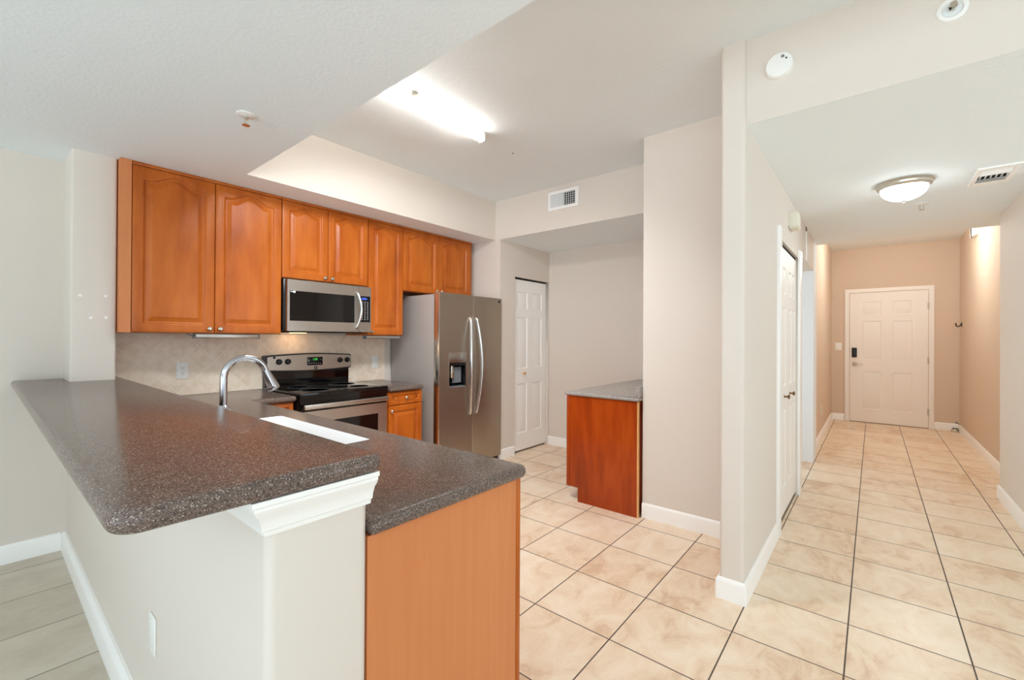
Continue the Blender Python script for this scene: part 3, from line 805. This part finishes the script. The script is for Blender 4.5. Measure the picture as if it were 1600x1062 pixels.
# oven door
bm = NB(); append(bm, holed_front(0.742, 0.555, 0.03, (0.085, 0.657, 0.14, 0.470), 0.006), face_mat((XR-0.03, RY0+0.010, 0.235), '+x')); od = obj('oven_door', bm, 'stainless', t)
obj('oven_window', bx(XR-0.0055, XR-0.003, RY0+0.096, RY0+0.666, 0.376, 0.704), 'black_glass', od, label='black glass oven window')
bm = NB(); box(bm, XR+0.012, XR+0.034, RY0+0.022, RY1-0.012, 0.808, 0.845, bev=0.007, seg=3)
for y in (RY0+0.05, RY1-0.05): box(bm, XR-0.012, XR+0.014, y-0.012, y+0.012, 0.815, 0.838)
obj('oven_handle', bm, 'stainless', od, label='wide bright steel handle bar')
obj('door_top', bx(XR-0.03, XR-0.004, RY0+0.010, RY1-0.010, 0.792, 0.860), 'black_glass', od)
obj('storage_drawer', bx(XR-0.03, XR, RY0+0.010, RY1-0.010, 0.06, 0.225, bev=0.003), 'stainless', t)

# ---------------------------------------------------------------- refrigerator
XF = -3.165
t = thing('refrigerator', 'tall side by side refrigerator in dark slate steel beside the pantry wall', 'refrigerator', (-3.55, 3.215, 0))
obj('body', bx(-3.93, XF-0.085, 2.770, 3.660, 0.03, 1.772, bev=0.004), 'appliance_side', t, label='plain grey painted side walls')
obj('base_grille', bx(-3.9, XF-0.03, 2.79, 3.645, 0.0, 0.055), 'black_plastic', t)
dl = (2.765, 3.211); dr = (3.217, 3.665)
bm = NB(); append(bm, holed_front(dl[1]-dl[0], 1.715, 0.075, (0.125, 0.352, 0.795, 1.040), 0.060), face_mat((XF-0.075, dl[0], 0.070), '+x'))
L = obj('door', bm, 'slate_steel', t)
obj('edge_trim', bx(XF-0.072, XF+0.001, dl[0]-0.004, dl[0]+0.004, 0.07, 1.785, bev=0.002), 'stainless_bright', L)
bm = NB(); box(bm, XF-0.075, XF, dr[0], dr[1], 0.07, 1.785, bev=0.005); Rr = obj('door', bm, 'slate_steel', t)
obj('edge_trim', bx(XF-0.072, XF+0.001, dr[0]-0.004, dr[0]+0.003, 0.07, 1.785, bev=0.001), 'stainless_bright', Rr)
bm = NB(); y0, y1, z0, z1 = 2.892, 3.115, 0.868, 1.107
for a in ((y0-0.006, y0, z0-0.006, z1), (y1, y1+0.006, z0-0.006, z1), (y0, y1, z0-0.006, z0)): box(bm, XF-0.055, XF+0.003, *a)
box(bm, XF-0.001, XF+0.004, y0-0.006, y1+0.006, z1, 1.207, bev=0.002)
ds = obj('dispenser', bm, 'stainless', L, label='steel surround of the water and ice dispenser')
bm = NB(); box(bm, XF-0.0595, XF-0.055, y0, y1, z0, z1); box(bm, XF-0.055, XF-0.004, y0, y0+0.006, z0, z1); box(bm, XF-0.055, XF-0.004, y1-0.006, y1, z0, z1); box(bm, XF-0.055, XF-0.004, y0+0.006, y1-0.006, z1-0.03, z1)
obj('dispenser_well', bm, 'black_plastic', ds)
bm = NB(); prism(bm, [(y0+0.085, 0.905), (y1-0.02, 0.905), (y1-0.02, 1.06), (y0+0.085, 1.06)], 'x', XF-0.054, XF-0.046); obj('paddle', bm, 'grey_plastic', ds, label='grey plastic paddle')
bm = NB(); lathe(bm, [(0, 0.96), (0.022, 0.96), (0.028, 0.985), (0.028, 1.02), (0.02, 1.03), (0.02, 1.076), (0, 1.076)], (XF-0.028, y0+0.055, 0), n=20); obj('spout', bm, 'nickel', ds)
obj('drip_tray', bx(XF-0.055, XF-0.002, y0+0.006, y1-0.006, z0, z0+0.008), 'grey_plastic', ds)
for k in range(5): obj('dispenser_button', bx(XF+0.004, XF+0.0045, 2.915+k*0.038, 2.932+k*0.038, 1.158, 1.163), 'grey_plastic', ds)
for parent, yc, s in ((L, 3.170, -1), (Rr, 3.258, 1)):
    bm = NB(); pts = [(XF-0.002, yc, 1.552)]
    for k in range(25):
        q = k/24; pts.append((XF+0.012+0.045*math.sin(PI*q)**0.8, yc+s*0.034*math.sin(PI*q), 1.545-0.955*q))
    pts.append((XF-0.002, yc, 0.585)); tube(bm, pts, 0.018, 16, sx=0.75); obj('handle', bm, 'stainless_bright', parent, label='long bowed bright steel handle')
bm = NB(); lathe(bm, [(0, 0), (0.018, 0), (0.018, 0.002), (0.016, 0.003), (0, 0.003)], (XF, 3.618, 1.748), (1, 0, 0), 28)
bd = obj('badge', bm, 'nickel', Rr)
bm = NB(); lathe(bm, [(0.0125, 0.003), (0.0145, 0.003), (0.0145, 0.0036), (0.0125, 0.0036), (0.0125, 0.003)], (XF, 3.618, 1.748), (1, 0, 0), 28); append(bm, text_bm('GE', 0.013), face_mat((XF+0.0034, 3.618, 1.748), '+x')); obj('badge_letters', bm, 'black_plastic', bd)

# ---------------------------------------------------------------- electrical plates
def plate(name, label, cat, o, d, kind, w=0.073, h=0.117, t=0.006, group=None):
    m = face_mat(o, d); r = thing(name, label, cat, o, group)
    b = bx(-w/2, w/2, -h/2, h/2, 0, t, bev=0.003); bmesh.ops.transform(b, matrix=m, verts=b.verts[:]); obj('cover_plate', b, 'plastic_white', r)
    if kind == 'outlet':
        for v in (0.021, -0.021):
            b = bx(-0.0165, 0.0165, v-0.014, v+0.014, t, t+0.0015, bev=0.0008); bmesh.ops.transform(b, matrix=m, verts=b.verts[:]); s = obj('socket', b, 'plastic_white', r)
            b = NB(); box(b, -0.008, -0.0055, v-0.002, v+0.007, t+0.0013, t+0.002); box(b, 0.0055, 0.008, v-0.002, v+0.007, t+0.0013, t+0.002); cyl(b, (0, v-0.007, t+0.0013), (0, v-0.007, t+0.002), 0.0025, n=10)
            bmesh.ops.transform(b, matrix=m, verts=b.verts[:]); obj('slots', b, 'void_shade', s)
    elif kind == 'rocker':
        b = bx(-0.016, 0.016, -0.033, 0.033, t, t+0.003, bev=0.001); bmesh.ops.transform(b, matrix=m, verts=b.verts[:]); obj('rocker', b, 'plastic_white', r)
    elif kind == 'toggle':
        b = bx(-0.005, 0.005, -0.012, 0.012, t, t+0.012, bev=0.002); bmesh.ops.transform(b, matrix=m, verts=b.verts[:]); obj('toggle', b, 'plastic_white', r)
    for v in ((0,) if kind == 'outlet' else (0.048, -0.048)):
        b = NB(); cyl(b, (0, v, t), (0, v, t+0.0012), 0.003, n=10)
        bmesh.ops.transform(b, matrix=m, verts=b.verts[:]); obj('screw', b, 'plastic_ivory', r)
    return r
plate('wall_outlet', 'white double outlet on the tiled backsplash behind the faucet', 'outlet', (-3.948, 0.958, 1.096), '+x', 'outlet', 0.076, 0.124)
plate('wall_switch', 'white switch plate on the backsplash between the range and the refrigerator', 'switch', (-3.948, 2.582, 1.098), '+x', 'rocker', 0.076, 0.124)
plate('wall_plate', 'white blank cover plate low on the white half wall', 'wall plate', (-1.772, YH, 0.400), '-y', 'blank')
plate('wall_switch', 'white switch plate left of the front door', 'switch', (-0.455, YE, 1.246), '-y', 'rocker', 0.09, 0.125)
plate('wall_outlet', 'white outlet plate low on the foyer wall near the front door', 'outlet', (-0.55, 7.39, 0.39), '+x', 'outlet')

# ---------------------------------------------------------------- lamps
t = thing('ceiling_light', 'long fluorescent tube light glowing on the raised kitchen ceiling', 'lamp', (-2.25, 1.85, HIGH))
obj('housing', bx(-2.275, -2.225, 1.18, 2.375, HIGH-0.022, HIGH-0.001, bev=0.004), 'trim_white', t)
bm = NB()
m = [(-2.25+0.030*math.cos(k*2*PI/20), HIGH-0.048+0.026*math.sin(k*2*PI/20)) for k in range(20)]
prism(bm, m, 'y', 1.19, 2.365); obj('diffuser', bm, 'tube_glow', t, label='glowing white tube diffuser')
for y in (1.182, 2.365): obj('end_cap', bx(-2.279, -2.221, y, y+0.008, HIGH-0.074, HIGH-0.018, bev=0.002), 'trim_white', t)
bm = NB(); box(bm, -2.215, -2.204, 1.69, 1.75, HIGH-0.040, HIGH-0.001); obj('clip', bm, 'nickel', t)

FXc, FYc = 0.165, 4.10
t = thing('ceiling_light', 'round glass dome light with metal rim on the hall ceiling', 'lamp', (FXc, FYc, LOW))
bm = NB(); lathe(bm, [(0.0, -0.001), (0.158, -0.001), (0.160, -0.010), (0.150, -0.016), (0.148, -0.030), (0.135, -0.042), (0.128, -0.042), (0.128, -0.02), (0, -0.02)], (FXc, FYc, LOW), n=48); obj('rim', bm, 'nickel', t, label='brushed metal rim')
bm = NB(); lathe(bm, [(0.129, -0.040)] + [(0.129*math.cos(k*PI/2/10), -0.040-0.085*math.sin(k*PI/2/10)) for k in range(1, 10)] + [(0, -0.125)], (FXc, FYc, LOW), n=48); obj('glass_dome', bm, 'dome_glow', t, label='frosted white glass dome')
bm = NB(); lathe(bm, [(0, -0.124), (0.012, -0.125), (0.010, -0.132), (0.005, -0.136), (0.007, -0.142), (0, -0.147)], (FXc, FYc, LOW), n=16); obj('finial', bm, 'nickel', t)

def strip(label, y0, y1, cord):
    t = thing('cabinet_light', label, 'lamp', (-3.62, (y0+y1)/2, 1.345))
    bm = NB(); box(bm, -3.655, -3.597, y0, y1, 1.338, 1.3715, bev=0.006, seg=3); obj('housing', bm, 'stainless', t)
    for y in (y0-0.004, y1): obj('end_cap', bx(-3.657, -3.595, y, y+0.004, 1.337, 1.3715), 'grey_plastic', t)
    if cord:
        bm = NB(); tube(bm, [(-3.62, y0-0.002, 1.356), (-3.62, y0-0.018, 1.353), (-3.62, y0-0.03, 1.360), (-3.62, y0-0.045, 1.370)], 0.004, 8); obj('cord', bm, 'grey_plastic', t)
strip('long slim steel under cabinet light below the two arched doors', 0.948, 1.350, True)
strip('short slim steel under cabinet light below the tall narrow cabinet', 2.268, 2.640, False)

# ---------------------------------------------------------------- vents, detectors, sprinklers, small hardware
t = thing('air_vent', 'white wall register with open dark grille above the alcove opening', 'vent', (-2.375, YD, 2.735))
bm = NB(); append(bm, holed_front(0.350, 0.186, 0.012, (0.030, 0.320, 0.028, 0.158), 0.010), face_mat((-2.552, YD, 2.641), '-y')); obj('frame', bm, 'trim_white', t)
obj('duct', bx(-2.372, -2.234, YD-0.0025, YD-0.002, 2.670, 2.798), 'void_shade', t)  # thin near-black sheet stands for the shade behind the open slats
bm = NB()
for k in range(11): box(bm, -2.518+k*0.0132, -2.5105+k*0.0132, YD-0.010, YD-0.003, 2.671, 2.797)
obj('closed_louvre', bm, 'vent_grey', t, label='closed pale louvres')
bm = NB()
for k in range(6): box(bm, -2.364+k*0.0245, -2.360+k*0.0245, YD-0.0085, YD-0.003, 2.671, 2.797)
for k in range(6): box(bm, -2.374, -2.234, YD-0.011, YD-0.009, 2.682+k*0.0215, 2.6845+k*0.0215)
obj('open_louvre', bm, 'vent_grey', t, label='open grid of thin slats over a dark duct')

t = thing('air_vent', 'white three way register on the hall ceiling near the right wall', 'vent', (0.615, 4.265, LOW))
b = NB(); append(b, holed_front(0.195, 0.41, 0.010, (0.025, 0.170, 0.06, 0.35), 0.009), face_mat((0.518, 4.47, LOW), '-z')); obj('frame', b, 'trim_white', t)
obj('duct', bx(0.545, 0.686, 4.122, 4.408, LOW-0.0018, LOW-0.0012), 'void_shade', t)  # near-black sheet painted as the shaded depth above the louvres
bm = NB()
for k in range(4): prism(bm, [(4.125+k*0.024, LOW-0.002), (4.147+k*0.024, LOW-0.013), (4.149+k*0.024, LOW-0.012), (4.128+k*0.024, LOW-0.002)], 'x', 0.545, 0.686)
for k in range(6): box(bm, 0.552+k*0.025, 0.556+k*0.025, 4.235, 4.300, LOW-0.012, LOW-0.002)
for k in range(4): prism(bm, [(4.405-k*0.024, LOW-0.002), (4.383-k*0.024, LOW-0.013), (4.381-k*0.024, LOW-0.012), (4.402-k*0.024, LOW-0.002)], 'x', 0.545, 0.686)
obj('louvre', bm, 'trim_white', t)

YHd = 2.50
t = thing('smoke_detector', 'round white smoke detector on the header above the hall entrance', 'smoke detector', (-0.356, YHd, 2.69))
bm = NB(); lathe(bm, [(0, 0), (0.060, 0), (0.060, 0.022), (0.055, 0.030), (0.030, 0.034), (0, 0.035)], (-0.356, YHd, 2.69), (0, -1, 0), 40); obj('shell', bm, 'plastic_white', t)
bm = NB(); lathe(bm, [(0, 0.033), (0.007, 0.033), (0.007, 0.036), (0, 0.036)], (-0.340, YHd, 2.722), (0, -1, 0), 16); obj('test_button', bm, 'grey_plastic', t)
bm = NB(); lathe(bm, [(0, 0.033), (0.004, 0.033), (0.004, 0.0355), (0, 0.0355)], (-0.325, YHd, 2.708), (0, -1, 0), 12); obj('indicator', bm, 'rubber_black', t)

t = thing('sprinkler', 'white recessed sprinkler cup high on the header wall', 'sprinkler', (0.246, YHd, 2.69))
bm = NB(); lathe(bm, [(0.028, 0), (0.048, 0), (0.048, 0.003), (0.044, 0.007), (0.034, 0.008), (0.030, 0.003), (0.028, 0)], (0.246, YHd, 2.69), (0, -1, 0), 36); obj('escutcheon', bm, 'plastic_white', t)
bm = NB(); lathe(bm, [(0, 0.0005), (0.029, 0.0005), (0.029, 0.002), (0, 0.002)], (0.246, YHd, 2.69), (0, -1, 0), 24); obj('cup', bm, 'vent_grey', t)
bm = NB(); lathe(bm, [(0, 0.002), (0.010, 0.002), (0.008, 0.02), (0, 0.02)], (0.246, YHd, 2.69), (0, -1, 0), 16)
for s in (-1, 1): tube(bm, [(0.246+s*0.009, YHd-0.015, 2.69), (0.246+s*0.014, YHd-0.026, 2.69), (0.246+s*0.004, YHd-0.038, 2.69)], 0.0025, 8)
cyl(bm, (0.246, YHd-0.038, 2.69), (0.246, YHd-0.040, 2.69), 0.012, n=16); obj('nozzle', bm, 'nickel', t)
bm = NB(); cyl(bm, (0.235, YHd-0.0215, 2.684), (0.242, YHd-0.0215, 2.684), 0.005, n=10); obj('bulb', bm, 'rubber_black', t)

def pendent(label, x, y, z=LOW):
    t = thing('sprinkler', label, 'sprinkler', (x, y, z))
    bm = NB(); lathe(bm, [(0, -0.0005), (0.042, -0.0005), (0.042, -0.004), (0.030, -0.008), (0.016, -0.009), (0, -0.009)], (x, y, z), n=32); obj('escutcheon', bm, 'plastic_white', t)
    bm = NB(); lathe(bm, [(0, -0.009), (0.010, -0.009), (0.009, -0.022), (0, -0.022)], (x, y, z), n=16)
    for s in (-1, 1): tube(bm, [(x+s*0.008, y, z-0.020), (x+s*0.014, y, z-0.033), (x+s*0.005, y, z-0.050)], 0.003, 8)
    lathe(bm, [(0, -0.049), (0.006, -0.049), (0.018, -0.052), (0.018, -0.054), (0, -0.055)], (x, y, z), n=20); obj('nozzle', bm, 'nickel', t)
    return t
pendent('small pendent sprinkler on the low ceiling in front of the kitchen', -2.404, 0.835)
pendent('small pendent sprinkler behind the dome light on the hall ceiling', 0.300, 4.80)

t = thing('door_chime', 'ivory door chime box high on the hall wall above the bifold door', 'door chime', (HL, 4.04, 2.225))
obj('cover', bx(HL, -0.442, 3.962, 4.125, 2.225, 2.33, bev=0.0015), 'plastic_ivory', t)
obj('base', bx(HL+0.004, -0.448, 3.97, 4.117, 2.212, 2.225), 'plastic_ivory', t)
t = thing('cable_cover', 'thin white cable cover running up the header beside the hall opening', 'cable', (HL, 5.09, 2.12))
obj('channel', bx(HL, HL+0.010, 5.08, 5.095, 2.118, 2.40), 'plastic_white', t)
bm = NB(); tube(bm, [(HL+0.005, 5.087, 2.40), (HL+0.006, 5.080, 2.425), (HL+0.003, 5.07, 2.44)], 0.004, 8); obj('cable_end', bm, 'rubber_black', t)
t = thing('alarm_box', 'small white alarm box high on the right foyer wall', 'alarm', (1.0, 7.93, 2.66))
obj('cover', bx(0.955, 1.0, 7.80, 8.06, 2.66, 2.82, bev=0.008), 'plastic_white', t)
bm = NB(); tube(bm, [(0.953, 7.93, 2.80), (0.951, 7.93, 2.74), (0.952, 7.925, 2.69), (0.955, 7.91, 2.645)], 0.005, 8); obj('wire', bm, 'rubber_black', t)
t = thing('coat_hook', 'small black coat hook on the right foyer wall near the front door', 'hook', (1.0, 9.08, 1.585))
obj('plate', bx(0.994, 1.0, 9.06, 9.10, 1.55, 1.62, bev=0.003), 'rubber_black', t)
bm = NB(); tube(bm, [(0.995, 9.08, 1.60), (0.975, 9.08, 1.565), (0.955, 9.08, 1.555), (0.94, 9.08, 1.575), (0.935, 9.08, 1.61)], 0.008, 10); obj('prong', bm, 'rubber_black', t)
bm = NB(); lathe(bm, [(0, 0), (0.045, 0), (0.047, 0.012), (0.040, 0.035), (0.022, 0.050), (0, 0.054)], (0.945, 9.225, 0), n=28)
t = thing('door_stop', 'low metal dome door stop on the floor in the far right corner', 'door stop', (0.945, 9.225, 0)); obj('dome', bm, 'nickel', t)
bm = NB(); lathe(bm, [(0.030, 0.044), (0.033, 0.042), (0.030, 0.052), (0.028, 0.052), (0.030, 0.044)], (0.945, 9.225, 0), n=24); obj('rubber_ring', bm, 'rubber_black', t)
bm = NB(); tube(bm, [(0.985, 9.17, 0.125), (0.965, 9.165, 0.135), (0.945, 9.16, 0.150)], [0.006, 0.008, 0.014], 12)
single('spring_stop', bm, 'grey_plastic', 'tiny dark spring stop on top of the baseboard above the metal dome stop', 'door stop')
for y, z, lab in ((0.380, 1.589, 'white wall anchor on the column, upper one near the outer edge'), (0.492, 1.594, 'white wall anchor on the column, upper one near the cabinet'),
                  (0.428, 1.458, 'white wall anchor on the column, lower one near the outer edge'), (0.495, 1.461, 'white wall anchor on the column, lower one near the cabinet')):
    bm = NB(); lathe(bm, [(0, 0), (0.009, 0), (0.007, 0.003), (0.003, 0.003), (0, 0.001)], (-3.63, y, z), (1, 0, 0), 14)
    single('wall_anchor', bm, 'spackle', lab, 'wall anchor', 'spackled anchors on the column')
bm = NB(); lathe(bm, [(0, 0), (0.007, 0), (0.005, -0.006), (0, -0.008)], (-2.303, 2.794, HIGH), n=12)
single('ceiling_screw', bm, 'grey_plastic', 'tiny dark screw head on the raised kitchen ceiling', 'screw')
